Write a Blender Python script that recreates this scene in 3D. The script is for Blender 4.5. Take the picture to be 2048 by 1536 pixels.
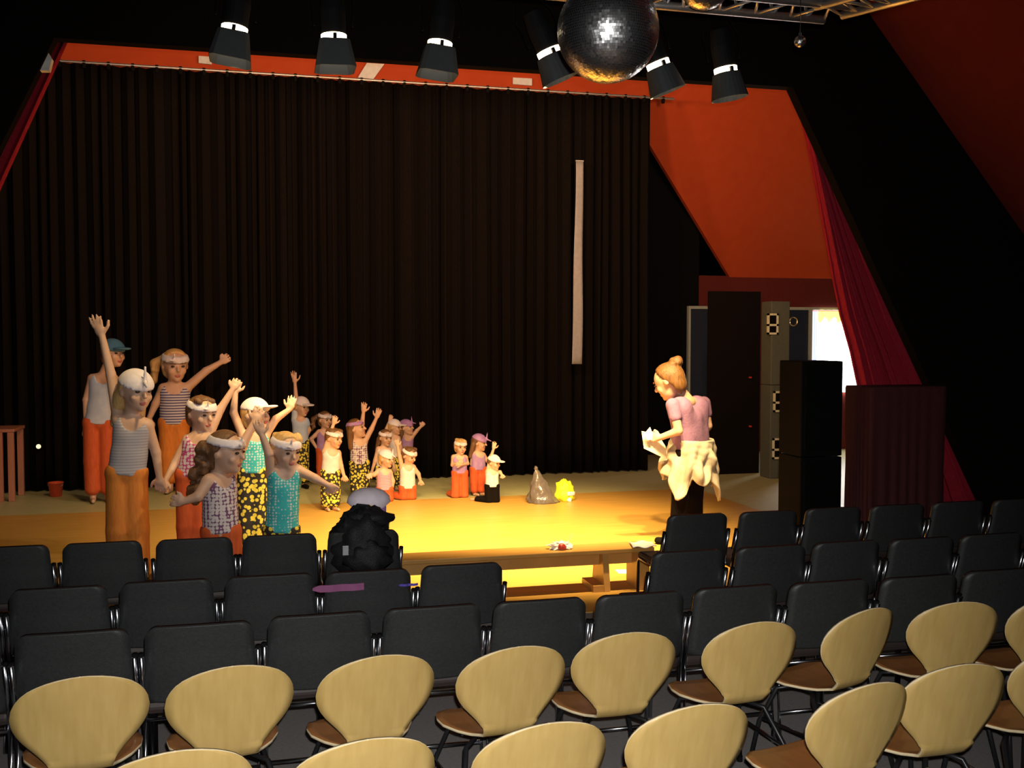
import bpy, bmesh, math, random
import numpy as np
from mathutils import Vector, Matrix, noise as mnoise
random.seed(7)
for o in list(bpy.data.objects): bpy.data.objects.remove(o)
SC = bpy.context.scene
COL = SC.collection
R = math.radians

# ------------------------------------------------------------------ camera, world, exposure, main lights
CAM_H, YAW, F, HZ = 2.03, R(14), 2000.0, 676.0
PITCH = math.atan((768 - HZ) / F)
cam = bpy.data.cameras.new('camera'); cam_o = bpy.data.objects.new('camera', cam); COL.objects.link(cam_o)
cam.sensor_width = 36; cam.lens = F / 2048 * 36; cam.clip_end = 200
cam_o.location = (0, 0, CAM_H); cam_o.rotation_euler = (R(90) - PITCH, 0, -YAW)
SC.camera = cam_o
FW = np.array([math.sin(YAW) * math.cos(PITCH), math.cos(YAW) * math.cos(PITCH), -math.sin(PITCH)])
RT = np.array([math.cos(YAW), -math.sin(YAW), 0.0]); UP = np.cross(RT, FW)

world = bpy.data.worlds.new('World'); SC.world = world; world.use_nodes = True
world.node_tree.nodes['Background'].inputs[0].default_value = (0.02, 0.02, 0.03, 1)
world.node_tree.nodes['Background'].inputs[1].default_value = 0.02
SC.view_settings.view_transform = 'Standard'; SC.view_settings.look = 'None'
SC.view_settings.exposure = 0.0; SC.view_settings.gamma = 1.0; SC.view_settings.use_curve_mapping = False

YP, YB, YC = 8.6, 16.2, 14.25          # proscenium, back wall, back curtain
FLASH_W = 640          # the camera's own flash
PAR_W = 1700           # each stage spotlight
WASH_W = 330           # added fill lights hidden behind the proscenium header
FRONT_W = 700          # added spot on the right without a fixture, lighting the dancers

def lamp(name, kind, loc, aim, watts, color, size=.05, angle=60, blend=.6):
    l = bpy.data.lights.new(name, kind); l.energy = watts; l.color = color
    if kind == 'SPOT': l.spot_size = R(angle); l.spot_blend = blend; l.shadow_soft_size = size
    elif kind == 'AREA': l.size = size
    else: l.shadow_soft_size = size
    o = bpy.data.objects.new(name, l); COL.objects.link(o); o.location = loc
    o.rotation_euler = (Vector(aim) - Vector(loc)).to_track_quat('-Z', 'Y').to_euler()
    return o
lamp('camera_flash', 'SPOT', (0.03, 0.0, CAM_H + .07), (1.0, 4.2, 1.40), FLASH_W, (1, .97, .93), .015, 86, .9)

lamp('added_side_spot', 'SPOT', (5.2, 4.6, 4.6), (-.2, 9.4, 1.0), FRONT_W, (1, .84, .66), .12, 30, .9)  # added unseen lamp, lights the dancers from the right front
for wx in (-.5, 1.9, 4.3): lamp('added_slope_fill', 'AREA', (wx, YP + .5, 4.62), (wx + .9, 15.2, 5.4), WASH_W / 3, (1, .58, .32), .4)  # added unseen fill, brightens the red sloping ceiling
# ------------------------------------------------------------------ helpers
def ray(x, y): return FW + (x - 1024) / F * RT - (y - 768) / F * UP
def at(x, y, Y):
    d = ray(x, y); return Vector(tuple(np.array([0, 0, CAM_H]) + d * (Y / d[1])))
def atg(x, y, Z=0.0):
    d = ray(x, y); return Vector(tuple(np.array([0, 0, CAM_H]) + d * ((Z - CAM_H) / d[2])))

MATS = {}
def mat(name, color, rough=.6, metal=0.0, color2=None, scale=20, stretch=(1, 1, 1), bump=0.0, emit=None, pat=None, spec=.5, coat=0.0, alpha=None):
    if name in MATS: return MATS[name]
    m = bpy.data.materials.new(name); m.use_nodes = True; nt = m.node_tree; b = nt.nodes['Principled BSDF']
    b.inputs['Roughness'].default_value = rough; b.inputs['Metallic'].default_value = metal
    b.inputs['Specular IOR Level'].default_value = spec; b.inputs['Coat Weight'].default_value = coat
    c1 = (*color, 1)
    if emit: b.inputs['Emission Color'].default_value = (*emit[0], 1); b.inputs['Emission Strength'].default_value = emit[1]
    tc = nt.nodes.new('ShaderNodeTexCoord'); mp = nt.nodes.new('ShaderNodeMapping'); nt.links.new(tc.outputs['Object'], mp.inputs[0])
    mp.inputs['Scale'].default_value = stretch
    c2 = (*(color2 if color2 else [min(1, c * 1.18) for c in color]), 1)
    ramp = nt.nodes.new('ShaderNodeValToRGB'); ramp.color_ramp.elements[0].color = c1; ramp.color_ramp.elements[1].color = c2
    src = None
    if pat == 'stripe':
        w = nt.nodes.new('ShaderNodeTexWave'); w.bands_direction = 'Z'; w.inputs['Scale'].default_value = scale; w.inputs['Distortion'].default_value = .4
        nt.links.new(mp.outputs[0], w.inputs['Vector']); src = w.outputs['Fac']
        ramp.color_ramp.elements[0].position = .35; ramp.color_ramp.elements[1].position = .55
    elif pat in ('dots', 'floral', 'honey'):
        w = nt.nodes.new('ShaderNodeTexVoronoi'); w.inputs['Scale'].default_value = scale
        if pat != 'floral': w.inputs['Randomness'].default_value = .35
        nt.links.new(mp.outputs[0], w.inputs['Vector']); src = w.outputs['Distance']
        ramp.color_ramp.elements[0].position = .34 if pat == 'dots' else .50 if pat == 'honey' else .44; ramp.color_ramp.elements[1].position = .42 if pat == 'dots' else .58 if pat == 'honey' else .50
    else:
        w = nt.nodes.new('ShaderNodeTexNoise'); w.inputs['Scale'].default_value = scale; w.inputs['Detail'].default_value = 5
        nt.links.new(mp.outputs[0], w.inputs['Vector']); src = w.outputs['Fac']
        ramp.color_ramp.elements[0].position = .3; ramp.color_ramp.elements[1].position = .7
    nt.links.new(src, ramp.inputs[0]); nt.links.new(ramp.outputs[0], b.inputs['Base Color'])
    if bump:
        n2 = nt.nodes.new('ShaderNodeTexNoise'); n2.inputs['Scale'].default_value = scale * 3; nt.links.new(mp.outputs[0], n2.inputs['Vector'])
        bp = nt.nodes.new('ShaderNodeBump'); bp.inputs['Strength'].default_value = bump; bp.inputs['Distance'].default_value = .01
        nt.links.new(n2.outputs['Fac'], bp.inputs['Height']); nt.links.new(bp.outputs[0], b.inputs['Normal'])
    MATS[name] = m; return m

M_black = mat('black paint', (.006, .0055, .0055), .95, spec=.08)
M_blackcloth = mat('black molton cloth', (.007, .0055, .005), .95, color2=(.010, .0075, .006), scale=40, bump=.2, spec=.05)
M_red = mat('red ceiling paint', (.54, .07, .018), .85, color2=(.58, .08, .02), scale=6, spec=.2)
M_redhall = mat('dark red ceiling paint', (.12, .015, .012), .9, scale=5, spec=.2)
M_maroon = mat('maroon wall paint', (.14, .022, .018), .85, spec=.2)
M_drape = mat('red velvet', (.34, .012, .03), .8, color2=(.42, .02, .04), scale=30, bump=.2, spec=.2)
M_hallfloor = mat('grey hall carpet', (.22, .21, .205), .9, color2=(.27, .255, .25), scale=60, bump=.3, spec=.2)
M_greyfloor = mat('grey green linoleum', (.44, .42, .20), .45, color2=(.50, .46, .24), scale=8)
M_wood = mat('stage parquet', (.50, .27, .055), .42, color2=(.60, .34, .08), scale=3, stretch=(.6, 6, 1), bump=.03)
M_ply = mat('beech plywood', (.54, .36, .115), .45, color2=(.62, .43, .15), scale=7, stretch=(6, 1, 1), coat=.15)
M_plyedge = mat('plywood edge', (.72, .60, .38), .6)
M_seatply = mat('brown seat plywood', (.34, .13, .035), .4, color2=(.40, .16, .045), scale=7, stretch=(6, 1, 1), coat=.2)  # seat half of the shell, darker and redder than the back
M_blackmetal = mat('black metal', (.02, .02, .022), .35, .4)
M_chrome = mat('chrome tube', (.55, .57, .62), .2, 1.0)
M_alu = mat('aluminium truss', (.6, .6, .6), .4, .9)
M_chairfab = mat('black chair upholstery', (.020, .022, .022), .5, color2=(.028, .031, .031), scale=80, bump=.15)
M_chairseat = mat('dark brown seat pad', (.025, .016, .014), .6, scale=60)
M_mirror = mat('mirror glass', (.9, .92, .95), .28, 1.0)
M_white = mat('white board', (.78, .76, .72), .6)
M_paper = mat('paper', (.85, .74, .55), .7)
M_skin = mat('skin', (.56, .34, .23), .5, color2=(.60, .37, .26), scale=6)
M_eye = mat('eye', (.03, .018, .012), .25)
M_lip = mat('lips', (.42, .12, .10), .45)
M_blond = mat('blond hair', (.50, .29, .10), .5, color2=(.68, .42, .16), scale=8, stretch=(8, 8, 1), bump=.4)
M_brown = mat('brown hair', (.10, .045, .02), .45, color2=(.20, .095, .04), scale=8, stretch=(8, 8, 1), bump=.5)
M_gold = mat('golden brown hair', (.10, .042, .012), .5, color2=(.22, .10, .028), scale=8, stretch=(8, 8, 1), bump=.5)
M_scarf = mat('white headscarf', (.66, .60, .66), .8, color2=(.74, .68, .72), scale=14, bump=.2)
M_purplehat = mat('lilac headscarf', (.34, .16, .42), .8, color2=(.45, .26, .52), scale=14, bump=.2)
M_bluecap = mat('blue cap cloth', (.05, .15, .26), .8)

def link(name, me, m=None, parent=None):
    o = bpy.data.objects.new(name, me); COL.objects.link(o)
    if m is not None:
        for k in (m if isinstance(m, (list, tuple)) else [m]): me.materials.append(k)
    if parent is not None: o.parent = parent
    return o
def tag(o, label, cat, group=None, kind=None):
    o['label'] = label; o['category'] = cat
    if group: o['group'] = group
    if kind: o['kind'] = kind
    return o
def empty(name, loc=(0, 0, 0), rz=0):
    o = bpy.data.objects.new(name, None); COL.objects.link(o); o.location = loc; o.rotation_euler = (0, 0, rz); o.empty_display_size = .1; return o
def copy_tree(o, parent=None):
    c = o.copy(); COL.objects.link(c)
    if parent is not None: c.parent = parent
    for ch in list(o.children): copy_tree(ch, c)
    return c
class MB:
    def __init__(s): s.bm = bmesh.new()
    def box(s, a, b, bevel=0.0, mi=0):
        a, b = Vector(a), Vector(b); r = bmesh.ops.create_cube(s.bm, size=1); vs = r['verts']
        for v in vs: v.co = Vector([(a[i] + b[i]) / 2 + v.co[i] * (b[i] - a[i]) for i in range(3)])
        if bevel:
            es = list({e for v in vs for e in v.link_edges}); bmesh.ops.bevel(s.bm, geom=es, offset=bevel, segments=2, affect='EDGES', profile=.6)
        return s
    def tube(s, pts, r, n=8, cap=True):
        pts = [Vector(p) for p in pts]; rings = []; rs = r if isinstance(r, (list, tuple)) else [r] * len(pts)
        for i, p in enumerate(pts):
            d = (pts[min(i + 1, len(pts) - 1)] - pts[max(i - 1, 0)]).normalized()
            q = d.to_track_quat('Z', 'Y')
            rings.append([s.bm.verts.new(p + q @ Vector((math.cos(2 * math.pi * k / n) * rs[i], math.sin(2 * math.pi * k / n) * rs[i], 0))) for k in range(n)])
        for a, b in zip(rings, rings[1:]):
            for k in range(n): s.bm.faces.new((a[k], a[(k + 1) % n], b[(k + 1) % n], b[k]))
        if cap: s.bm.faces.new(rings[0][::-1]); s.bm.faces.new(rings[-1])
        return s
    def loft(s, rings, cap=True):
        rr = [[s.bm.verts.new(p) for p in g] for g in rings]; n = len(rr[0])
        for a, b in zip(rr, rr[1:]):
            for k in range(n): s.bm.faces.new((a[k], a[(k + 1) % n], b[(k + 1) % n], b[k]))
        if cap: s.bm.faces.new(rr[0][::-1]); s.bm.faces.new(rr[-1])
        return s
    def prism(s, poly, off):
        a = [s.bm.verts.new(p) for p in poly]; b = [s.bm.verts.new(Vector(p) + Vector(off)) for p in poly]; n = len(a)
        s.bm.faces.new(a); s.bm.faces.new(b[::-1])
        for k in range(n): s.bm.faces.new((a[k], b[k], b[(k + 1) % n], a[(k + 1) % n]))
        return s
    def grid(s, fn, nu, nv):
        g = [[s.bm.verts.new(fn(i / nu, j / nv)) for j in range(nv + 1)] for i in range(nu + 1)]
        for i in range(nu):
            for j in range(nv): s.bm.faces.new((g[i][j], g[i + 1][j], g[i + 1][j + 1], g[i][j + 1]))
        return s
    def build(s, name, m, parent=None, smooth=False, recalc=True):
        if recalc: bmesh.ops.recalc_face_normals(s.bm, faces=s.bm.faces)
        me = bpy.data.meshes.new(name); s.bm.to_mesh(me); s.bm.free()
        if smooth: me.polygons.foreach_set('use_smooth', [True] * len(me.polygons))
        return link(name, me, m, parent)
def struct(name, mb, m, parent=None, smooth=False):
    o = mb.build(name, m, parent, smooth)
    if parent is None: o['kind'] = 'structure'
    return o
def solid(o, t, offset=0):
    md = o.modifiers.new('thick', 'SOLIDIFY'); md.thickness = t; md.offset = offset; return o

def crumple(c, sx, sy, sz, amp, seed, n=16, base=True):
    bm = bmesh.new(); bmesh.ops.create_uvsphere(bm, u_segments=n * 2, v_segments=n, radius=1)
    for v in bm.verts:
        d = v.co.normalized(); k = mnoise.noise(d * 2.3 + Vector((seed, 0, 0))) + .6 * mnoise.noise(d * 5.5 + Vector((0, seed, 0)))
        v.co = d * (1 + amp * k)
        v.co = Vector((v.co.x * sx, v.co.y * sy, v.co.z * sz))
    if base:
        for v in bm.verts: v.co.z = max(v.co.z, -sz * .55)
        for v in bm.verts: v.co.z += sz * .55
    return bm
def bm_obj(name, bm, m, parent=None, loc=None, smooth=True):
    me = bpy.data.meshes.new(name); bm.to_mesh(me); bm.free()
    if smooth: me.polygons.foreach_set('use_smooth', [True] * len(me.polygons))
    o = link(name, me, m, parent)
    if loc is not None: o.location = loc
    return o

# ------------------------------------------------------------------ setting

struct('floor', MB().box((-6, -2, -.2), (11, YB, 0)), M_hallfloor)
struct('floor_stage_linoleum', MB().box((-6, 10.2, 0), (10.5, YB, .004)), M_greyfloor)
struct('floor_stage_parquet', MB().box((-2.95, 6.95, .0), (5.64, 12.37, .009)), M_wood)
struct('wall_back', MB().box((-6, YB, 0), (7.4, YB + .2, 7.2)), M_black)
struct('wall_back_maroon', MB().box((7.4, YB, 0), (11, YB + .2, 3.12)), M_maroon)
struct('wall_left', MB().box((-6.2, -2, 0), (-6, YB, 7.2)), M_black)
struct('wall_right', MB().box((10.9, -2, 0), (11.1, YB, 7.2)), M_black)
struct('wall_rear', MB().box((-6, -2.2, 0), (11, -2, 7.2)), M_black)
struct('ceiling', MB().box((-6, -2, 7.0), (11, YB, 7.2)), M_black)
# red sloping ceiling above the stage (hip plane Z = 3.1 + 2.1 (YB - Y))
def hip(x, z): return Vector((x, YB - (z - 3.1) / 2.1, z))
p1 = at(1460, 553, YB)
def on_hip(px, py):
    d = ray(px, py); t = (3.1 + 2.1 * YB - CAM_H) / (d[2] + 2.1 * d[1]); return Vector((d[0] * t, d[1] * t, CAM_H + d[2] * t))
a, b, c = on_hip(1460, 553), on_hip(1295, 282), on_hip(1297, 215)
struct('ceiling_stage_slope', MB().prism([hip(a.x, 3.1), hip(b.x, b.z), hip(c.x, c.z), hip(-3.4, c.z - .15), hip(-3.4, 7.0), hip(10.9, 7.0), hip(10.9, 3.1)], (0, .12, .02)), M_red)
# red slope of the hall roof on the right
def roofx(z): return 5.67 + (5.12 - z) / 1.139
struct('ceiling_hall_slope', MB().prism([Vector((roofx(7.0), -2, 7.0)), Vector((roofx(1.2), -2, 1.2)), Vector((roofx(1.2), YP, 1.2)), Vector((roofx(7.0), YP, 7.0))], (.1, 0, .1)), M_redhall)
# black proscenium wall with its trapezoid opening
OT, OX1, OS = 4.385, 4.865, .548
_a, _b = at(82, 130, YP), at(-18, 330, YP); OSL = (_a.x - _b.x) / (_a.z - _b.z); OX0 = _a.x + OSL * (OT - _a.z)
def pro(poly, name):
    struct(name, MB().prism([Vector((x, YP, z)) for x, z in poly], (0, .12, 0)), M_blackcloth)
pro([(-6, 0), (OX0 - OSL * OT, 0), (OX0, OT), (OX0, 7), (-6, 7)], 'wall_proscenium_left')
pro([(OX0, OT), (OX1, OT), (OX1, 7), (OX0, 7)], 'wall_proscenium_header')
pro([(OX1, OT), (OX1 + OS * OT, 0), (11, 0), (11, 7), (OX1, 7)], 'wall_proscenium_right')

# ------------------------------------------------------------------ curtains
def drape(name, x0f, x1f, y, ztop, zbot, folds, depth, m, label, cat='curtain', nu=None, nv=12, seed=1):
    nu = nu or folds * 10
    rnd = random.Random(seed); ph = [rnd.uniform(.6, 1.4) for _ in range(folds + 2)]; cum = np.cumsum([0] + ph); tot = cum[folds]
    def fn(u, v):
        z = zbot + (ztop - zbot) * v; x = x0f(z) + (x1f(z) - x0f(z)) * u
        k = np.interp(u * tot, cum[:folds + 1], range(folds + 1)); f = math.sin(2 * math.pi * k)
        amp = depth * (.45 + .75 * abs(math.sin(1.7 * math.floor(k + .25) + seed))) * (1 - .35 * v)
        return Vector((x + .2 * depth * math.sin(4 * math.pi * k), y + amp * f + .02 * math.sin(5 * v + k), z))
    o = MB().grid(fn, nu, nv).build(name, m, None, True); solid(o, .006)
    return tag(o, label, cat)
XC0, XC1 = -4.2, at(1298, 400, YC).x
bc = drape('stage_curtain', lambda z: XC0, lambda z: XC1, YC, 5.615, .02, 62, .07, M_blackcloth, 'wide black pleated backdrop curtain hanging behind the dancers')
rail = MB().tube([(at(95, 121, YC).x, YC - .06, 5.625), (at(1345, 194, YC).x, YC - .06, 5.625)], .017).build('curtain_rail', M_alu, None)
tag(rail, 'pale metal rail along the top of the black backdrop curtain', 'curtain rail')
hk = bpy.data.meshes.new('hook'); bmh = bmesh.new(); bmesh.ops.create_cube(bmh, size=1)
for v in bmh.verts: v.co = Vector((v.co.x * .045, v.co.y * .05, v.co.z * .10))
bmesh.ops.bevel(bmh, geom=list(bmh.edges), offset=.008, segments=1, affect='EDGES'); bmh.to_mesh(hk); hk.materials.append(M_black)
x = at(120, 125, YC).x
while x < at(1330, 190, YC).x:
    h = bpy.data.objects.new('curtain_hook', hk); COL.objects.link(h); h.parent = bc; h.location = (x, YC - .05, 5.60); x += .30
LP = [at(1735, 900, YP + .32), at(1712, 760, YP + .32), at(1696, 690, YP + .32), at(1672, 610, YP + .32), at(1660, 540, YP + .32), at(1620, 330, YP + .32), at(1592, 190, YP + .32)]
def L1(z): return float(np.interp(z, [p.z for p in LP], [p.x for p in LP])) + .03
drape('stage_curtain', L1, lambda z: OX1 + OS * (OT - z) + .25, YP + .32, 4.5, .02, 9, .07, M_drape, 'red velvet side curtain gathered on the right of the stage opening', seed=4)
drape('stage_curtain', lambda z: OX0 - OSL * (OT - z) - .4, lambda z: OX0 - OSL * (OT - z) + .02 + .035 * (OT - z), YP + .32, 4.5, .02, 6, .05, M_drape, 'red velvet side curtain edge at far left of the stage opening', seed=5)
e = MB().prism([at(80, 141, YP - .08), at(98, 141, YP - .08), at(104, 118, YP - .08), at(97, 106, YP - .08)], (0, .07, 0)).build('wall_bracket', M_white)
tag(e, 'small white bracket at the top left corner of the stage opening', 'bracket')
# white hanging strip
pa, pb = at(1154, 728, YC - .3), at(1155, 321, YC - .3)
t = empty('hanging_banner', (pa.x, pa.y, pa.z)); tag(t, 'tall narrow white strip hanging in front of the black curtain', 'banner')
Hs = pb.z - pa.z
MB().grid(lambda u, v: Vector(((u - .5) * (.155 - .045 * v) + .006 * math.sin(9 * v) + .03 * v, .01 * math.sin(7 * v + 2 * u), v * Hs)), 4, 24).build('strip', mat('grey white strip cloth', (.36, .35, .36), .8), t, True)
solid(t.children[0], .008)
MB().box((-.03, -.010, Hs - .015), (.09, .010, Hs + .005)).build('top_batten', MATS['grey white strip cloth'], t)
MB().tube([(.02, 0, Hs), (.02, .24, 5.625 - pa.z)], .004, 5).build('cord', M_black, t)
# pale patches on the red strip above the rail
for (x0, x1, y0, y1), lb in (((715, 768, 128, 157), 'pale grey slanted board lying against red ceiling above the rail'), ((398, 424, 114, 128), 'small white plate on the rail left of first spotlight'), ((1024, 1062, 157, 170), 'small whitish plate on the rail left of mirror ball')):
    q = [on_hip(x0, y1), on_hip(x1 - 22 if x1 - x0 > 40 else x1, y1 + 3), on_hip(x1, y0 + 2), on_hip(x0 + 18 if x1 - x0 > 40 else x0, y0)]
    o = MB().prism([p + Vector((0, -.06, 0)) for p in q], (0, .03, 0)).build('ceiling_plate', M_white); tag(o, lb, 'panel')

# ------------------------------------------------------------------ doors and window at the back right
YD = YB - .02
def rect(px0, py0, px1, py1, Y): a, b = at(px0, py0, Y), at(px1, py1, Y); return a.x, b.x, b.z, a.z
M_bluedoor = mat('dark blue door paint', (.018, .026, .05), .5)
M_frame = mat('pale door frame', (.45, .48, .40), .5)
x0, x1, z0, z1 = rect(1378, 618, 1486, 960, YD); 
d1 = struct('door_1', MB().box((x0, YD - .05, 0), (x1, YD, z1)), M_bluedoor)
MB().box((x0 - .04, YD - .08, z1), (x1, YD, z1 + .05)).build('frame_head', M_frame, d1)
MB().box((x0 - .04, YD - .08, 0), (x0, YD, z1)).build('frame_jamb', M_frame, d1)
x0, x1, z0, z1 = rect(1574, 620, 1670, 960, YD); xm = at(1614, 640, YD).x
d2 = struct('door_2', MB().box((x0, YD - .05, 0), (xm, YD, z1)), M_bluedoor)
MB().box((x0, YD - .08, z1), (x1 + 1.2, YD, z1 + .05)).build('frame_head', M_frame, d2)
pc = at(1587, 643, YD - .06)
bmr = MB(); n = 20
bmr.tube([pc + Vector((.075 * math.cos(2 * math.pi * k / n), 0, .075 * math.sin(2 * math.pi * k / n))) for k in range(n + 1)], .012, 6, False).build('porthole_ring', mat('brass ring', (.8, .65, .3), .3, .8), d2)
M_day = mat('daylit window pane', (.9, .9, .9), .3, emit=((1, .98, .93), 14))
M_dayblue = mat('pale blue net curtain', (.4, .45, .7), .7, emit=((.55, .62, 1), 1.2))
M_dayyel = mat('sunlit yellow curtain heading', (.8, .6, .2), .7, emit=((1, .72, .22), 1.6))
w = struct('window_1', MB().box((xm + .12, YD - .03, 1.05), (x1 + 1.1, YD, z1 - .02)), M_day)
MB().grid(lambda u, v: Vector((xm + .02 + .14 * u, YD - .08 +   .02 * math.sin(20 * u), 1.05 + (z1 - 1.07) * v)), 10, 2).build('net_curtain', M_dayblue, w)
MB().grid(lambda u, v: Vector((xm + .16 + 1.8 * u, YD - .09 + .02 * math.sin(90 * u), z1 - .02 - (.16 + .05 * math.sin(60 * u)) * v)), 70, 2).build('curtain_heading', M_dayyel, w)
MB().box((xm, YD - .1, 0), (xm + .05, YD, z1)).build('frame_jamb', M_frame, w)
# black masking flat between the doors
xa, xb = at(1418, 600, 13.6).x, at(1522, 600, 13.6).x
t = tag(empty('masking_flat', (xa, 13.6, 0)), 'tall black masking flat between blue door and grey speaker tower', 'panel')
MB().box((0, 0, .004), (xb - xa, .05, 2.72), .01).build('board', M_blackcloth, t); MB().box((.1, .05, .004), (.16, .6, .06)).build('foot', M_black, t); MB().box((xb - xa - .16, .05, .004), (xb - xa - .1, .6, .06)).build('foot', M_black, t)
for i, py in enumerate((755, 853, 953)):
    p = at(1502, py, 13.55); o = MB().box(p - Vector((.012, .0, .012)), p + Vector((.012, .05, .012)), .004).build('indicator_light', mat('dim red indicator', (.3, .01, .01), .4, emit=((1, .05, .03), .12)))
    tag(o, ['topmost', 'middle', 'lowest'][i] + ' of three dim red indicator lights on the black flat', 'indicator light', 'red indicators')

# grey speaker tower with white framed handle recesses
M_tower = mat('grey green speaker lacquer', (.10, .105, .075), .55)
M_hand = mat('pale handle frame', (.75, .70, .45), .5)
YT = 13.0; tx0, tx1 = at(1522, 700, YT + .3).x, at(1579, 700, YT).x
def tower(z0, z1, handles, label):
    t = tag(empty('loudspeaker', ((tx0 + tx1) / 2, YT, z0)), label, 'loudspeaker', 'grey tower speakers')
    hw = (tx1 - tx0) / 2; b = MB().box((-hw, 0, .002), (hw, .3, z1 - z0 - .004), .012).build('cabinet', M_tower, t)
    for px, py in handles:
        p = at(px, py, YT); lx, lz = p.x - t.location.x, p.z - z0
        h = MB(); w2, h2 = .085, .15
        for a, bb in (((-w2, -h2), (w2, -h2 + .028)), ((-w2, h2 - .028), (w2, h2)), ((-w2, -h2), (-w2 + .028, h2)), ((w2 - .028, -h2), (w2, h2)), ((-w2, -.03), (w2, .0))):
            h.box((lx + a[0], -.02, lz + a[1]), (lx + bb[0], .01, lz + bb[1]))
        hh = h.build('handle_frame', M_hand, t); MB().box((lx - w2 + .02, -.008, lz - h2 + .02), (lx + w2 - .02, .004, lz + h2 - .02)).build('handle_recess', M_black, hh)
zj = at(1550, 770, YT).z
tower(zj, at(1550, 602, YT).z, [(1545, 648)], 'upper grey speaker cabinet with one pale handle, top of tower')
tower(0.004, zj, [(1557, 803), (1555, 897)], 'lower grey speaker cabinet with two pale handles, standing on floor')

# black PA stack and red draped box in front of the opening
sx0, sx1 = 4.72, 5.14
M_spk = mat('black speaker paint', (.005, .005, .005), .8, spec=.08, bump=.2, scale=60)
def pa_cab(z0, z1, label, cones):
    t = tag(empty('loudspeaker', ((sx0 + sx1) / 2, 8.1, z0)), label, 'loudspeaker', 'black speaker stack'); hw = (sx1 - sx0) / 2; h = z1 - z0
    MB().box((-hw, .02, .002), (hw, .42, h - .004), .012).build('cabinet', M_spk, t)
    g = MB().box((-hw + .03, 0, .04), (hw - .03, .02, h - .04), .006).build('grille', mat('black grille', (.005, .005, .005), .9, bump=.6, scale=120, spec=.05), t)
    for s in (1,):
        MB().box((s * hw - .006, .25, h * .5 - .05), (s * hw + .006, .4, h * .5 + .05), .004).build('handle', M_chrome, t)
pa_cab(.004, .95, 'lower black loudspeaker of the stack right of the woman', (.5,))
pa_cab(.95, 1.825, 'upper black loudspeaker of the stack right of the woman', (.5,))
t = tag(empty('draped_box', (5.77, 8.25, 0)), 'dark red cloth covered box right of the black speaker stack', 'box')
M_dkred = mat('dark red cloth', (.06, .008, .009), .85, scale=30, bump=.3)
MB().box((-.385, -.2, .004), (.385, .18, 1.56), .01).build('crate', M_spk, t)
def skirt(u, v):
    a = 2 * math.pi * u; c, s = math.cos(a), math.sin(a); m_ = max(abs(c), abs(s)); f = .018 * math.sin(26 * a) * (1 - v)
    return Vector((c / m_ * (.40 + f), -.01 + s / m_ * (.205 + f), .05 + 1.52 * v))
o = MB().grid(skirt, 120, 6); o.box((-.398, -.212, 1.562), (.398, .192, 1.582), .006); o.build('cloth_cover', M_dkred, t, True)

# ------------------------------------------------------------------ spotlights on their bar
bar = MB().tube([(-1.4, 7.3, 4.62), (4.4, 7.3, 4.62)], .025).build('lighting_bar', M_black); tag(bar, 'black lighting bar carrying the six stage spotlights', 'lighting bar')
M_leak = mat('lamp glow', (1, .9, .7), .5, emit=((1, .80, .50), 10))
M_can = mat('dark spotlight housing', (.006, .006, .007), .7, spec=.2); M_hood = mat('grey spotlight hood', (.05, .055, .06), .6)
def spot(px, py, hood, tilt, label, aim, power=1.0):
    c = at(px, py, 7.3); t = empty('spotlight', (c.x, c.y, c.z)); tag(t, label, 'spotlight', 'stage spotlights'); n = 24
    def ringz(r, z, sq=0):
        out = []
        for k in range(n):
            a = 2 * math.pi * (k + .5) / n; cx, cy = math.cos(a), math.sin(a); m_ = (1 - sq) + sq / max(abs(cx), abs(cy)); out.append(Vector((cx * r * m_, cy * r * m_, z)))
        return out
    body = MB().loft([ringz(.035, .36), ringz(.075, .33), ringz(.09, .20), ringz(.085, .038)]).build('lamp_can', M_can, t, False)
    MB().loft([ringz(.09, .040), ringz(.09, -.004)]).build('lamp_glow', M_leak, t)
    sq = 1 if hood == 'barn' else .15
    hd = MB(); hd.loft([ringz(.105, -.006, sq), ringz(.142, -.20, sq), ringz(.138, -.20, sq), ringz(.099, -.006, sq)], cap=False)
    hb = hd.build('hood', M_hood, t)
    MB().box((-.012, -.112, -.01), (.012, -.088, .028)).build('clip', M_can, t)
    y = MB().tube([(-.135, 0, .10), (-.15, 0, .30), (-.06, 0, .48), (.06, 0, .48), (.15, 0, .30), (.135, 0, .10)], .008, 6).build('yoke', M_black, t)
    MB().box((-.03, -.03, .46), (.03, .03, 4.66 - c.z), .005).build('clamp', M_black, t)
    t.rotation_euler = (0, R(tilt), 0)
    l = lamp('spotlight_lamp', 'SPOT', (c.x, c.y, c.z - .20), aim, PAR_W * power, (1, .70, .30), .06, 66, 1.0)
    return t
names = ['first', 'second', 'third', 'fourth', 'fifth', 'sixth']
for i, (px, py, hd, tl) in enumerate([(468, 66, 'barn', 8), (668, 82, 'barn', -2), (879, 96, 'barn', 6), (1100, 110, 'round', -24), (1318, 134, 'round', -22), (1452, 146, 'round', -10)]):
    c = at(px, py, 7.3)
    spot(px, py, hd, tl, '%s dark stage spotlight from the left on the bar, %s' % (names[i], 'square hood' if hd == 'barn' else 'round hood'), (c.x + [-.3, .3, .3, .2, -.3, -.7][i], [10.6, 10.4, 9.8, 9.6, 9.6, 9.5][i], 0), [.22, .36, 1, 1.15, 1.15, .9][i])

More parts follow.
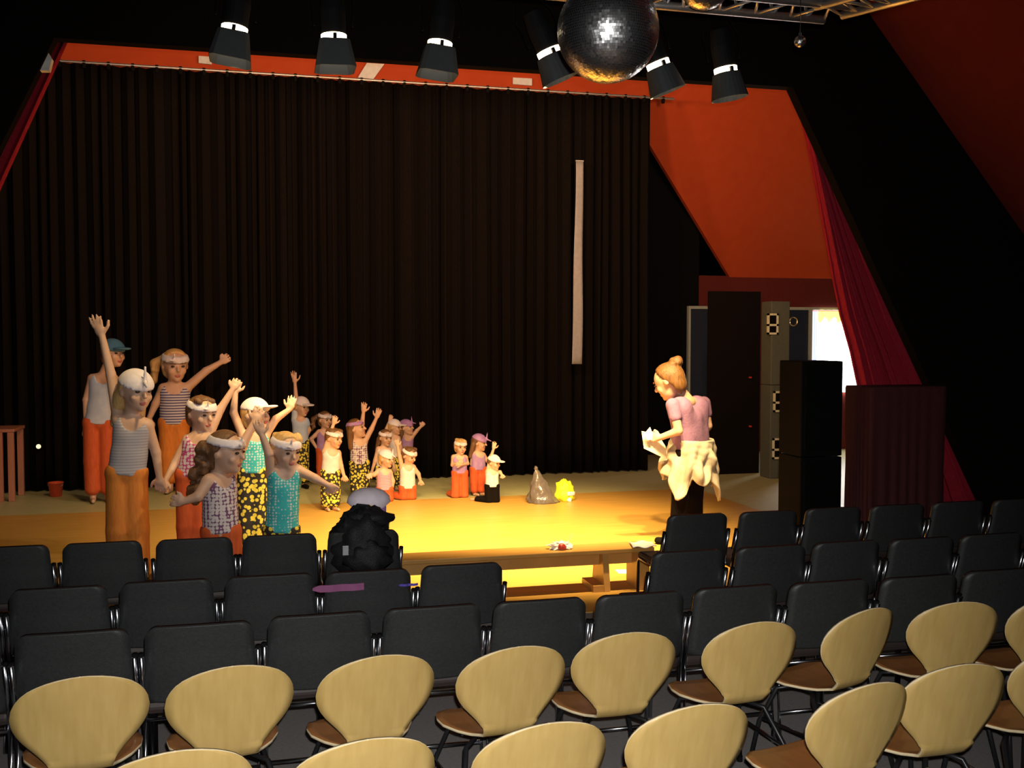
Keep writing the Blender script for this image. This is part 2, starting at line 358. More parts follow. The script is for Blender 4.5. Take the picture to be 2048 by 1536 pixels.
# ------------------------------------------------------------------ mirror balls, truss
def mirror_ball(name, c, r, tile, label, spin=0, ztop=None):
    t = empty(name, c); t.rotation_euler = (0, 0, spin); tag(t, label, 'mirror ball', 'mirror balls')
    bm = bmesh.new(); rows = int(math.pi * r / tile); rnd = random.Random(3)
    for i in range(rows):
        a0, a1 = math.pi * (i + .04) / rows, math.pi * (i + .96) / rows; am = (a0 + a1) / 2
        cols = max(4, int(2 * math.pi * r * math.sin(am) / tile))
        for j in range(cols):
            b0, b1 = 2 * math.pi * (j + .04) / cols, 2 * math.pi * (j + .96) / cols
            vs = []
            ja, jb = rnd.gauss(0, .025), rnd.gauss(0, .025)
            nrm = Vector((math.sin(am) * math.cos((b0 + b1) / 2), math.sin(am) * math.sin((b0 + b1) / 2), math.cos(am)))
            for (aa, bb, sa, sb) in ((a0, b0, -1, -1), (a1, b0, 1, -1), (a1, b1, 1, 1), (a0, b1, -1, 1)):
                vs.append(bm.verts.new(Vector((math.sin(aa) * math.cos(bb), math.sin(aa) * math.sin(bb), math.cos(aa))) * r + nrm * tile * .5 * (sa * ja * 1.6 + sb * jb * 1.6)))
            bm.faces.new(vs)
    me = bpy.data.meshes.new('mirror_tiles'); bm.to_mesh(me); bm.free(); o = link('mirror_tiles', me, M_mirror, t); o['kind'] = 'stuff'
    bm = bmesh.new(); bmesh.ops.create_uvsphere(bm, u_segments=40, v_segments=24, radius=r * .985); me = bpy.data.meshes.new('core'); bm.to_mesh(me); bm.free(); link('core', me, mat('ball core', (.06, .06, .07), .5), t)
    MB().tube([(0, 0, r * .97), (0, 0, r + .06)], .03, 10).build('mount', M_chrome, t)
    MB().tube([(0, 0, r + .05), (0, 0, (ztop or c.z + 1) - c.z)], .004, 5).build('chain', M_chrome, t)
mirror_ball('mirror_ball', at(1216, 62, 4.7), .248, .0125, 'large mirror ball hanging in front of the stage spotlights', .3, 4.9)
mirror_ball('mirror_ball', at(1410, -34, 4.72), .130, .0125, 'smaller mirror ball cut by the top edge, beside the truss', .9, 4.9)
c = at(1600, 83, 4.9); t = tag(empty('crystal_ball', c), 'tiny faceted crystal ball hanging below the truss', 'mirror ball')
bm = bmesh.new(); bmesh.ops.create_icosphere(bm, subdivisions=2, radius=.032); me = bpy.data.meshes.new('crystal'); bm.to_mesh(me); bm.free(); link('crystal', me, M_mirror, t)
MB().tube([(0, 0, .03), (0, 0, .22)], .002, 5).build('thread', M_chrome, t); MB().tube([(0, 0, .028), (0, 0, .045)], .008, 8).build('cap', M_chrome, t)
# triangular lattice truss
def truss(p0, p1, label, w=.25, n=9):
    p0, p1 = Vector(p0), Vector(p1); d = (p1 - p0); t = tag(empty('lighting_truss', p0), label, 'truss', 'aluminium trusses')
    s = d.normalized().cross(Vector((0, 0, 1))).normalized()
    ch = [Vector((0, 0, 0)), s * w, s * w * .5 + Vector((0, 0, w * .87))]
    for c in ch: MB().tube([c, c + d], .024, 10).build('chord', M_alu, t, True)
    for k in range(n):
        for i in range(3):
            a, b = ch[i], ch[(i + 1) % 3]
            MB().tube([a + d * (k / n), b + d * ((k + .5) / n)], .009, 6).build('brace', M_alu, t, True); MB().tube([b + d * ((k + .5) / n), a + d * ((k + 1) / n)], .009, 6).build('brace', M_alu, t, True)
pa = at(1300, 8, 5.3); pb = at(1648, 40, 5.3); pc = at(1860, -14, 4.7)
truss(pa - Vector((.9, 0, 0)) , pb, 'aluminium lattice truss crossing above the mirror balls')
truss(pb + (pc - pb).normalized() * .12, pb + (pc - pb) * 1.6, 'short aluminium truss running to the upper right corner')

# ------------------------------------------------------------------ chairs
def wood_chair():
    t = empty('plywood_chair')
    prof = [(.00, -.288, .835), (.05, -.277, .79), (.2, -.250, .70), (.32, -.225, .60), (.42, -.205, .515), (.46, -.195, .483), (.5, -.165, .45), (.57, -.10, .432), (.7, .02, .428), (.85, .14, .432), (.95, .20, .425), (1.0, .225, .412)]
    ss = [p[0] for p in prof]
    wk = [(0, .0), (.006, .06), (.03, .125), (.08, .185), (.12, .208), (.17, .226), (.22, .234), (.26, .233), (.30, .224), (.34, .206), (.38, .181), (.42, .150), (.455, .124), (.485, .110), (.51, .106), (.56, .125), (.62, .172), (.70, .208), (.78, .215), (.87, .195), (.94, .145), (.985, .07), (1, 0)]
    zk = [.45, .465, .49, .515, .54, .565, .59, .62, .65, .685, .72, .745, .77, .79, .805, .818, .827, .833, .835]; zw = [.103, .105, .113, .127, .147, .170, .193, .214, .227, .232, .226, .215, .196, .172, .145, .110, .075, .035, .0]
    def fn(u, v):
        y = np.interp(v, ss, [p[1] for p in prof]); z = np.interp(v, ss, [p[2] for p in prof]); hw = max(.004, np.interp(v, [k[0] for k in wk], [k[1] for k in wk]) if v > .5 else np.interp(z, zk, zw))
        q = u * 2 - 1; x = q * hw
        if v < .45: y = y + .35 * x * x * 2
        else: z = z + .30 * x * x
        return Vector((x, y, z))
    vv = sorted(set([0, .002, .005, .009, .014, .02, .03, .04, .05, .065, .08, .095] + [i / 60 for i in range(7, 57)] + [.95, .965, .98, .99, .997, 1]))
    bm = bmesh.new(); nu = 12
    g = [[bm.verts.new(fn(i / nu, v)) for v in vv] for i in range(nu + 1)]
    for i in range(nu):
        for j in range(len(vv) - 1):
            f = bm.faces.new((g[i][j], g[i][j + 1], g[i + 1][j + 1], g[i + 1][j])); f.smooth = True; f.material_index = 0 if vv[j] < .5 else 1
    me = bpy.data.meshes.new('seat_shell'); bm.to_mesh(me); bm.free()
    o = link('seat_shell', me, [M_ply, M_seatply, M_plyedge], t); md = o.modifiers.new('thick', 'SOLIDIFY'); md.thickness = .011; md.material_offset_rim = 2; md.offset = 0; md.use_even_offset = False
    for sx in (-1, 1):
        MB().tube([(sx * .07, -.03, .405), (sx * .15, -.10, .385), (sx * .20, -.21, .22), (sx * .225, -.26, .012)], .011, 8).build('leg', M_blackmetal, t, True)
        MB().tube([(sx * .07, .05, .405), (sx * .15, .12, .385), (sx * .20, .18, .22), (sx * .225, .215, .012)], .011, 8).build('leg', M_blackmetal, t, True)
        for yy in (-.26, .215): MB().tube([(sx * .225, yy, .001), (sx * .225, yy, .03)], .014, 8).build('foot_cap', M_black, t)
        MB().tube([(sx * .195, -.20, .235), (sx * .195, .17, .235)], .008, 6).build('stretcher', M_chrome, t)
    MB().box((-.1, -.05, .398), (.1, .07, .418), .006).build('seat_mount', M_blackmetal, t)
    return t
def black_chair():
    t = empty('black_chair')
    def bk(u, v):
        z = .49 + .33 * v; rc = .045; dv = max(0, z - (.82 - rc)) / rc; db = max(0, (.49 + .025) - z) / .025
        hw = .230 - .014 * v - rc * (1 - math.sqrt(max(0, 1 - min(1, dv) ** 2))) - .02 * (1 - math.sqrt(max(0, 1 - min(1, db) ** 2))); x = (u * 2 - 1) * hw
        return Vector((x, -.205 - .065 * v - .035 * (1 - (x / .25) ** 2), z + .006 * (1 - (x / .25) ** 2) * (1 if v > .5 else -1)))
    vv = [0, .02, .05, .09] + [k / 12 for k in range(2, 11)] + [.87, .9, .93, .95, .97, .985, .995, 1.0]
    bm = bmesh.new(); gg = [[bm.verts.new(bk(i / 10, v)) for v in vv] for i in range(11)]
    for i in range(10):
        for j in range(len(vv) - 1): bm.faces.new((gg[i][j], gg[i + 1][j], gg[i + 1][j + 1], gg[i][j + 1]))
    solid(bm_obj('backrest', bm, M_chairfab, t), .028)
    s = MB().box((-.235, -.20, .42), (.235, .235, .475), .022); s.build('seat', M_chairseat, t)
    for sx in (-1, 1):
        MB().tube([(sx * .236, -.28, .70), (sx * .236, -.235, .56), (sx * .236, -.20, .43), (sx * .236, -.235, .012)], .012, 8).build('leg', M_chrome, t, True)
        MB().tube([(sx * .236, -.19, .43), (sx * .236, .19, .43), (sx * .236, .215, .40), (sx * .236, .225, .012)], .012, 8).build('leg', M_chrome, t, True)
        MB().tube([(sx * .238, -.272, .71), (sx * .238, -.222, .56)], .0135, 8).build('post_sleeve', M_black, t, True)
    MB().tube([(-.236, -.225, .16), (.236, -.225, .16)], .009, 6).build('crossbar', M_chrome, t, True); MB().tube([(-.236, -.20, .40), (.236, -.20, .40)], .009, 6).build('crossbar', M_chrome, t, True)
    return t
wc, bcx = wood_chair(), black_chair(); used = {}
def put(proto, x, y, rot, off, label, cat, group):
    o = proto if proto.name not in used else copy_tree(proto); used[proto.name] = 1
    a = R(rot); o.location = (x - math.sin(a) * off, y + math.cos(a) * off, 0); o.rotation_euler = (0, 0, a); tag(o, label, cat, group); return o
ordn = ['leftmost', 'second', 'third', 'fourth', 'fifth', 'sixth', 'seventh', 'eighth', 'ninth', 'tenth', 'eleventh', 'twelfth']
for i, (x, y, r) in enumerate([(-.64, 3.75, 8), (-.12, 3.74, 8), (.42, 3.73, 8), (.95, 3.71, 8), (1.44, 3.78, 2), (2.02, 3.79, 5), (2.60, 3.86, 18), (3.07, 3.86, -3), (3.58, 3.84, 0)]):
    put(wc, x, y, r, .285, '%s round backed plywood chair %s of the wooden row behind black chairs' % (ordn[i], 'from the left' if i else 'seat'), 'chair', 'plywood chairs')
for i, (x, y, r) in enumerate([(-.26, 3.0, 8), (.29, 2.95, 8), (.85, 2.94, 7), (1.37, 2.97, 6), (2.04, 3.01, 12), (2.49, 3.11, 1), (3.05, 3.2, 0)]):
    put(wc, x, y, r, .285, '%s round backed plywood chair %s of the nearest row, cut by bottom edge' % (ordn[i], 'from the left' if i else 'seat'), 'chair', 'plywood chairs')
rows = [('nearest the stage', 6.28, [-1.95, -1.44, -.93, -.41, .09, .60], [2.88, 3.41, 3.93, 4.45, 4.97, 5.49, 6.01]),
        ('middle of the three', 5.2, [-1.47, -.97, -.475, .025, .52, 1.02], [2.33, 2.85, 3.35, 3.85, 4.35, 4.85, 5.35]),
        ('next to the wooden chairs', 4.4, [-1.27, -.77, -.27, .23, .73, 1.23, 1.72, 2.22, 2.72, 3.22, 3.72, 4.22], [])]
for nm, y, xs, xs2 in rows:
    blk = 'left of the gap ' if xs2 else ''
    for i, x in enumerate(xs):
        put(bcx, x, y + random.uniform(-.02, .02), random.uniform(-.3, .3), .27, '%s black chair from left %sin the row %s' % (ordn[i].replace('leftmost', 'first'), blk, nm), 'chair', 'black chairs')
    for i, x in enumerate(xs2):
        put(bcx, x, y + random.uniform(-.02, .02) + .03, random.uniform(-.3, .3), .27, '%s black chair from the gap, right side, in the row %s' % (ordn[i].replace('leftmost', 'first'), nm), 'chair', 'black chairs')

# ------------------------------------------------------------------ bench
t = tag(empty('wooden_bench', (1.2, 7.62, 0)), 'long low wooden gym bench between the chairs and the lit stage', 'bench')
M_bench = mat('varnished bench wood', (.48, .25, .06), .4, color2=(.55, .30, .08), scale=5, stretch=(1, 8, 1))
MB().box((-1.95, -.14, .31), (1.85, .13, .345), .006).build('seat_plank', M_bench, t)
MB().box((-1.8, -.02, .20), (1.7, .02, .305)).build('stringer', M_bench, t)
for xx in (-1.55, 1.42):
    MB().prism([Vector((xx, -.16, .010)), Vector((xx, .16, .010)), Vector((xx, .10, .31)), Vector((xx, -.10, .31))], (.05, 0, 0)).build('leg', M_bench, t)
    MB().box((xx - .09, -.15, .010), (xx, .15, .06)).build('foot', M_bench, t)
MB().box((1.70, -.16, .010), (1.80, .10, .31)).build('leg', M_bench, t)
# crumpled wrapper on the bench, paper on the floor, cloth on bench end
p = atg(1124, 1100, .346); t = tag(empty('crumpled_wrapper', (p.x, 7.60, .346)), 'crumpled white and red paper wrapper lying on the bench', 'wrapper')
bm_obj('paper', crumple(p, .09, .05, .035, .6, 4), M_white, t, (0, 0, .001), False)
MB().prism([Vector((.0, -.03, .03)), Vector((.05, -.02, .03)), Vector((.11, .01, .12)), Vector((.07, .0, .06))], (0, .012, 0)).build('flap', M_white, t)
bm_obj('red_filling', crumple(p, .035, .025, .03, .3, 9, 8), mat('red foil', (.4, .04, .03), .3), t, (.0, -.045, .005))
p = atg(1246, 1146); o = MB().prism([p + Vector((-.06, -.05, .010)), p + Vector((.05, -.08, .010)), p + Vector((.07, .06, .012)), p + Vector((-.04, .09, .010))], (0, 0, .002)).build('paper_sheet', M_white); tag(o, 'small white paper lying on the floor behind the bench leg', 'paper')
t = tag(empty('cloth', (2.95, 7.55, .346)), 'pale grey cloth lying over the right end of the bench', 'cloth')
o = MB().grid(lambda u, v: Vector(((u - .5) * .20 + .05 * v, (v - .5) * .22, .006 + .008 * math.sin(9 * u + 3 * v) + .006)), 10, 10).build('folded_cloth', mat('grey cloth', (.55, .52, .55), .8), t, True); solid(o, .006)

# ------------------------------------------------------------------ small things on the stage
p = atg(1086, 1006); t = tag(empty('rubbish_bag', (p.x, p.y, .01)), 'dark grey shiny plastic bag standing on stage, pointed top', 'bag')
M_bag = mat('dark grey plastic', (.10, .085, .08), .22, color2=(.15, .125, .115), scale=9, bump=.5)
bm = bmesh.new(); rings = []; n = 36
for j in range(25):
    v = j / 24; z = .415 * v; rr = .185 * (1 - v) ** .82 + .010; ring = []
    for k in range(n):
        a = 2 * math.pi * k / n; d = Vector((math.cos(a), math.sin(a), v * 1.5)); f = 1 + .20 * mnoise.noise(d * 3) + .14 * mnoise.noise(d * 8) * (1 - v)
        ring.append(bm.verts.new(Vector((d.x * rr * f - .085 * v, d.y * rr * f * .8, z * (1 + .03 * mnoise.noise(d * 4)) + .0))))
    rings.append(ring)
for a, b in zip(rings, rings[1:]):
    for k in range(n): bm.faces.new((a[k], a[(k + 1) % n], b[(k + 1) % n], b[k]))
bm.faces.new(rings[0][::-1]); bm.faces.new(rings[-1]); bm_obj('sack', bm, M_bag, t)
bm_obj('knot', crumple(p, .022, .02, .03, .5, 3, 8, False), M_bag, t, (-.09, 0, .42))
p = atg(1124, 1004); t = tag(empty('safety_vest', (p.x + .05, p.y + .05, .01)), 'crumpled bright yellow high visibility vest beside the dark bag', 'vest')
M_hivis = mat('fluorescent yellow cloth', (.72, .78, .02), .6, color2=(.80, .85, .04), scale=12, bump=.4)
bm_obj('cloth', crumple(p, .118, .10, .165, .26, 6, 18), M_hivis, t)
M_reflect = mat('silver reflective tape', (.95, .95, .95), .35)
MB().grid(lambda u, v: Vector((-.0 + .12 * u, -.112 + .07 * u * u, .075 + .05 * v - .01 * u)), 8, 3).build('reflective_band', M_reflect, t, True); solid(t.children[-1], .006)
bm_obj('reflective_tip', crumple(p, .03, .025, .03, .4, 11, 8), M_reflect, t, (.03, -.10, 0))
p = atg(112, 993); t = tag(empty('bucket', (p.x, p.y, .006)), 'small orange bucket standing on the floor at far left', 'bucket'); n = 24
M_orange = mat('orange plastic', (.75, .10, .04), .4)
rg = lambda r, z: [Vector((r * math.cos(2 * math.pi * k / n), r * math.sin(2 * math.pi * k / n), z)) for k in range(n)]
MB().loft([rg(.070, 0), rg(.090, .17), rg(.096, .17), rg(.096, .18), rg(.084, .18), rg(.066, .01)]).build('pail', M_orange, t, True)
MB().tube([Vector((.092 * math.cos(a), -.03 - .03 * math.sin(a), .165 - .05 * math.sin(a))) for a in [math.pi * k / 10 for k in range(11)]], .004, 6).build('handle', M_chrome, t)
# wooden frame table at the left edge
p = atg(28, 1003); t = tag(empty('wooden_table', (p.x - .02, p.y, .006)), 'reddish wooden table with upright legs cut by left edge', 'table')
M_redwood = mat('reddish wood', (.40, .15, .08), .5, color2=(.46, .18, .10), scale=6, stretch=(8, 8, 1))
for dx, dy in ((0, 0), (-.95, 0), (0, .5), (-.95, .5)):
    MB().box((dx - .035, dy - .03, 0), (dx + .035, dy + .03, .86), .005).build('leg', M_redwood, t)
MB().box((-1.02, -.04, .86), (.05, .54, .90), .008).build('table_top', M_redwood, t)
MB().box((-.16, -.045, .0), (-.09, .0, .86)).build('brace_board', M_redwood, t)
p = at(77, 893, YC - .16); o = tag(empty('pilot_lamp', p), 'tiny glowing round pilot lamp on dark backdrop at far left', 'lamp')
bm = bmesh.new(); bmesh.ops.create_uvsphere(bm, u_segments=16, v_segments=10, radius=.03); bm_obj('bulb', bm, mat('pilot bulb', (1, .9, .6), .4, emit=((1, .85, .5), 1.2)), o)
MB().tube([(0, .02, 0), (0, .1, 0)], .034, 12).build('socket', M_black, o)
# bag, cap and ribbons on the front chairs
t = tag(empty('backpack', (.62, 6.33, .72)), 'black backpack hung over the back of a front row chair', 'bag')
M_nylon = mat('black nylon', (.010, .010, .012), .6, bump=.4, scale=40, spec=.3)
bm_obj('main_pouch', crumple(None, .20, .13, .20, .28, 2, 18, False), M_nylon, t, (-.03, -.03, .02))
bm_obj('front_pocket', crumple(None, .14, .07, .11, .3, 5, 12, False), M_nylon, t, (.0, -.12, -.06))
bm_obj('hood_flap', crumple(None, .15, .10, .07, .3, 8, 12, False), M_nylon, t, (.02, -.01, .17))
MB().box((-.155, -.152, -.03), (-.118, -.135, .03), .004).build('buckle', mat('grey plastic buckle', (.35, .36, .38), .3), t)
MB().tube([(-.1, .0, .21), (-.05, -.02, .26), (.02, -.02, .25), (.06, 0, .2)], .010, 6).build('carry_loop', M_nylon, t)
t = tag(empty('peaked_cap', (.66, 6.50, .93)), 'lilac white cap resting on top of the black backpack', 'cap')
M_cap = mat('lilac white cloth', (.82, .72, .80), .7)
rg2 = lambda r, z, k2=.8: [Vector((r * math.cos(2 * math.pi * k / n), r * k2 * math.sin(2 * math.pi * k / n), z)) for k in range(n)]
MB().loft([rg2(.10, -.03), rg2(.105, 0), rg2(.142, .035), rg2(.135, .07), rg2(.10, .105), rg2(.05, .125), rg2(.02, .128)]).build('crown', M_cap, t, True)
MB().loft([rg2(.108, -.07), rg2(.112, -.07), rg2(.114, .0), rg2(.106, .0)], cap=False).build('band', M_purplehat, t, True)
MB().prism([Vector((.10 * math.cos(a) , -.085 * math.sin(a), -.03)) for a in [math.pi * k / 8 for k in range(9)]] + [Vector((.09 * math.cos(a), -.085 * math.sin(a) - .05, -.05)) for a in [math.pi * k / 8 for k in range(8, -1, -1)]], (0, 0, .006)).build('visor', M_purplehat, t)
MB().prism([Vector((.012 * math.cos(a), -.118, .022 + .012 * math.sin(a))) for a in [2 * math.pi * k / 8 for k in range(8)]], (0, .02, 0)).build('badge', mat('yellow badge', (.7, .5, .1), .5), t)
for (xa, xb, yy, col, lb) in ((625, 728, 1179, (.22, .06, .16), 'dull purple ribbon lying along the back of a middle row chair'), (797, 836, 1171, (.08, .05, .35), 'thin blue ribbon on the side of a middle row chair')):
    q0, q1 = at(xa, yy, 5.135), at(xb, yy - 1, 5.135); L = (q1 - q0).length; hh = .018 if xb - xa > 60 else .006
    o = MB().grid(lambda u, v: Vector((q0.x + (q1.x - q0.x) * u, 5.135 + .004 * math.sin(14 * u), q0.z + (v - .5) * 2 * hh * (1 if u > .12 else .35 + u * 5))), 20, 3).build('ribbon', mat(lb[:11], col, .7)); solid(o, .004); tag(o, lb, 'ribbon')

#PEOPLE#
# ------------------------------------------------------------------ people: bodies grown as one smooth surface each
class Field:
    def __init__(s, lo, hi, h):
        s.lo = np.array(lo, dtype=np.float32); s.h = h; s.n = np.maximum(4, np.ceil((np.array(hi) - np.array(lo)) / h).astype(int) + 1)
        s.D = np.full(tuple(s.n), 9.0, dtype=np.float32)
    def region(s, lo, hi):
        a = np.clip(np.floor((lo - s.lo) / s.h).astype(int), 0, s.n); b = np.clip(np.ceil((hi - s.lo) / s.h).astype(int) + 1, 0, s.n)
        sl = tuple(slice(int(i), int(j)) for i, j in zip(a, b))
        if any(x.stop - x.start < 1 for x in sl): return None, None
        g = [(s.lo[i] + s.h * np.arange(sl[i].start, sl[i].stop, dtype=np.float32)) for i in range(3)]
        return sl, (g[0][:, None, None], g[1][None, :, None], g[2][None, None, :])
    def mix(s, sl, d, k, op):
        o = s.D[sl]
        if op == 'add':
            if k > 0: t = np.clip(.5 + .5 * (o - d) / k, 0, 1); s.D[sl] = o * (1 - t) + d * t - k * t * (1 - t)
            else: s.D[sl] = np.minimum(o, d)
        else: s.D[sl] = np.maximum(o, -d)
    def cone(s, a, b, r1, r2, k=.02, op='add'):
        a, b = np.array(a, dtype=np.float32), np.array(b, dtype=np.float32); m = max(r1, r2) + 2 * k + 2 * s.h
        sl, g = s.region(np.minimum(a, b) - m, np.maximum(a, b) + m)
        if sl is None: return s
        ab = b - a; L = float(ab @ ab) + 1e-9; p = [g[i] - a[i] for i in range(3)]
        t = np.clip((p[0] * ab[0] + p[1] * ab[1] + p[2] * ab[2]) / L, 0, 1)
        d = np.sqrt((p[0] - t * ab[0]) ** 2 + (p[1] - t * ab[1]) ** 2 + (p[2] - t * ab[2]) ** 2) - (r1 + (r2 - r1) * t)
        s.mix(sl, d, k, op); return s
    def ell(s, c, ax, rad, k=.02, op='add', cut=None):
        c = np.array(c, dtype=np.float32); m = max(rad) + 2 * k + 2 * s.h
        sl, g = s.region(c - m, c + m)
        if sl is None: return s
        p = [g[i] - c[i] for i in range(3)]; q = [p[0] * float(v[0]) + p[1] * float(v[1]) + p[2] * float(v[2]) for v in ax]
        k0 = np.sqrt(sum((q[i] / rad[i]) ** 2 for i in range(3))); k1 = np.sqrt(sum((q[i] / rad[i] ** 2) ** 2 for i in range(3))) + 1e-6
        d = k0 * (k0 - 1) / k1
        if cut is not None:
            for n_, off in cut: d = np.maximum(d, p[0] * float(n_[0]) + p[1] * float(n_[1]) + p[2] * float(n_[2]) - off)
        s.mix(sl, d, k, op); return s
    def clip(s, p0, n_):
        g = [(s.lo[i] + s.h * np.arange(s.n[i], dtype=np.float32)) for i in range(3)]
        s.D = np.maximum(s.D, (g[0][:, None, None] - p0[0]) * n_[0] + (g[1][None, :, None] - p0[1]) * n_[1] + (g[2][None, None, :] - p0[2]) * n_[2]); return s
    def mesh(s, name, m, parent, org):
        D = s.D; D[0] = D[-1] = 1; D[:, 0] = D[:, -1] = 1; D[:, :, 0] = D[:, :, -1] = 1
        S = D < 0; cnt = np.zeros(tuple(s.n - 1), dtype=np.int8); offs = [(i, j, k) for i in (0, 1) for j in (0, 1) for k in (0, 1)]
        for (i, j, k) in offs: cnt += S[i:S.shape[0] - 1 + i, j:S.shape[1] - 1 + j, k:S.shape[2] - 1 + k]
        ci = np.argwhere((cnt > 0) & (cnt < 8))
        if len(ci) == 0: return None
        idx = np.full(tuple(s.n - 1), -1, dtype=np.int64); idx[ci[:, 0], ci[:, 1], ci[:, 2]] = np.arange(len(ci))
        vals = np.stack([D[ci[:, 0] + i, ci[:, 1] + j, ci[:, 2] + k] for (i, j, k) in offs], 1)
        acc = np.zeros((len(ci), 3)); w = np.zeros(len(ci)); co = np.array(offs, dtype=float)
        for a in range(8):
            for ax_ in range(3):
                b = a + (4 >> ax_)
                if offs[a][ax_] == 0:
                    va, vb = vals[:, a], vals[:, b]; mk = (va < 0) != (vb < 0); t = np.where(mk, va / np.where(mk, va - vb, 1), 0)
                    acc += mk[:, None] * (co[a] + t[:, None] * (co[b] - co[a])); w += mk
        V = (ci + acc / np.maximum(w, 1)[:, None]) * s.h + s.lo - np.array(org)
        Q = []
        for ax_ in range(3):
            sh = [slice(None)] * 3; sh2 = [slice(None)] * 3; sh[ax_] = slice(0, -1); sh2[ax_] = slice(1, None)
            A, B = S[tuple(sh)], S[tuple(sh2)]; e = np.argwhere(A != B); u_, v_ = (ax_ + 1) % 3, (ax_ + 2) % 3
            e = e[(e[:, u_] > 0) & (e[:, v_] > 0)]
            def cell(du, dv):
                q = e.copy(); q[:, u_] -= du; q[:, v_] -= dv; return idx[np.minimum(q[:, 0], idx.shape[0] - 1), np.minimum(q[:, 1], idx.shape[1] - 1), np.minimum(q[:, 2], idx.shape[2] - 1)]
            q = np.stack([cell(1, 1), cell(0, 1), cell(0, 0), cell(1, 0)], 1); fl = ~A[e[:, 0], e[:, 1], e[:, 2]]
            q[fl] = q[fl][:, ::-1]; Q.append(q)
        Q = np.concatenate(Q); Q = Q[(Q >= 0).all(1)]
        me = bpy.data.meshes.new(name); me.vertices.add(len(V)); me.vertices.foreach_set('co', V.astype(np.float32).ravel())
        me.loops.add(Q.size); me.loops.foreach_set('vertex_index', Q.astype(np.int32).ravel()); me.polygons.add(len(Q))
        me.polygons.foreach_set('loop_start', np.arange(0, Q.size, 4, dtype=np.int32)); me.polygons.foreach_set('use_smooth', np.ones(len(Q), dtype=bool))
        me.update(calc_edges=True); me.validate()
        return link(name, me, m, parent)

FH = np.array([FW[0], FW[1], 0]); FH /= np.linalg.norm(FH); ZU = np.array([0, 0, 1.0])
def nrm(v): v = np.array(v, dtype=float); return v / (np.linalg.norm(v) + 1e-9)
def face_dir(a): return -math.cos(R(a)) * FH + math.sin(R(a)) * RT
def lerp(a, b, t): return a + (b - a) * t

def hand(f, w, tip, u, normal, curl=.15, thumb=1):
    d = nrm(tip - w); L = min(np.linalg.norm(tip - w), .72 * u); n_ = nrm(normal - d * (normal @ d)); s = np.cross(d, n_); k = L / .62
    pe = w + d * .42 * L
    f.ell(w + d * .24 * L, (d, s, n_), (.30 * L, .135 * u, .075 * u), .03 * u)
    for i, (o, ln) in enumerate(((-.105, .27), (-.036, .31), (.034, .29), (.10, .22))):
        fd = nrm(d + s * o * 1.5); b0 = pe + s * o * u; m0 = b0 + fd * ln * k * .55; t0 = m0 + nrm(fd - n_ * curl * 2) * ln * k * .5
        f.cone(b0, m0, .042 * u, .038 * u, .012 * u); f.cone(m0, t0, .038 * u, .031 * u, .005 * u)
    tb = w + d * .14 * L - s * thumb * .10 * u; tm = tb + nrm(d * .75 - s * thumb) * .17 * k; tt = tm + nrm(d * 1.2 - s * thumb * .5 - n_ * curl) * .15 * k
    f.cone(tb, tm, .05 * u, .044 * u, .02 * u); f.cone(tm, tt, .044 * u, .035 * u, .008 * u)

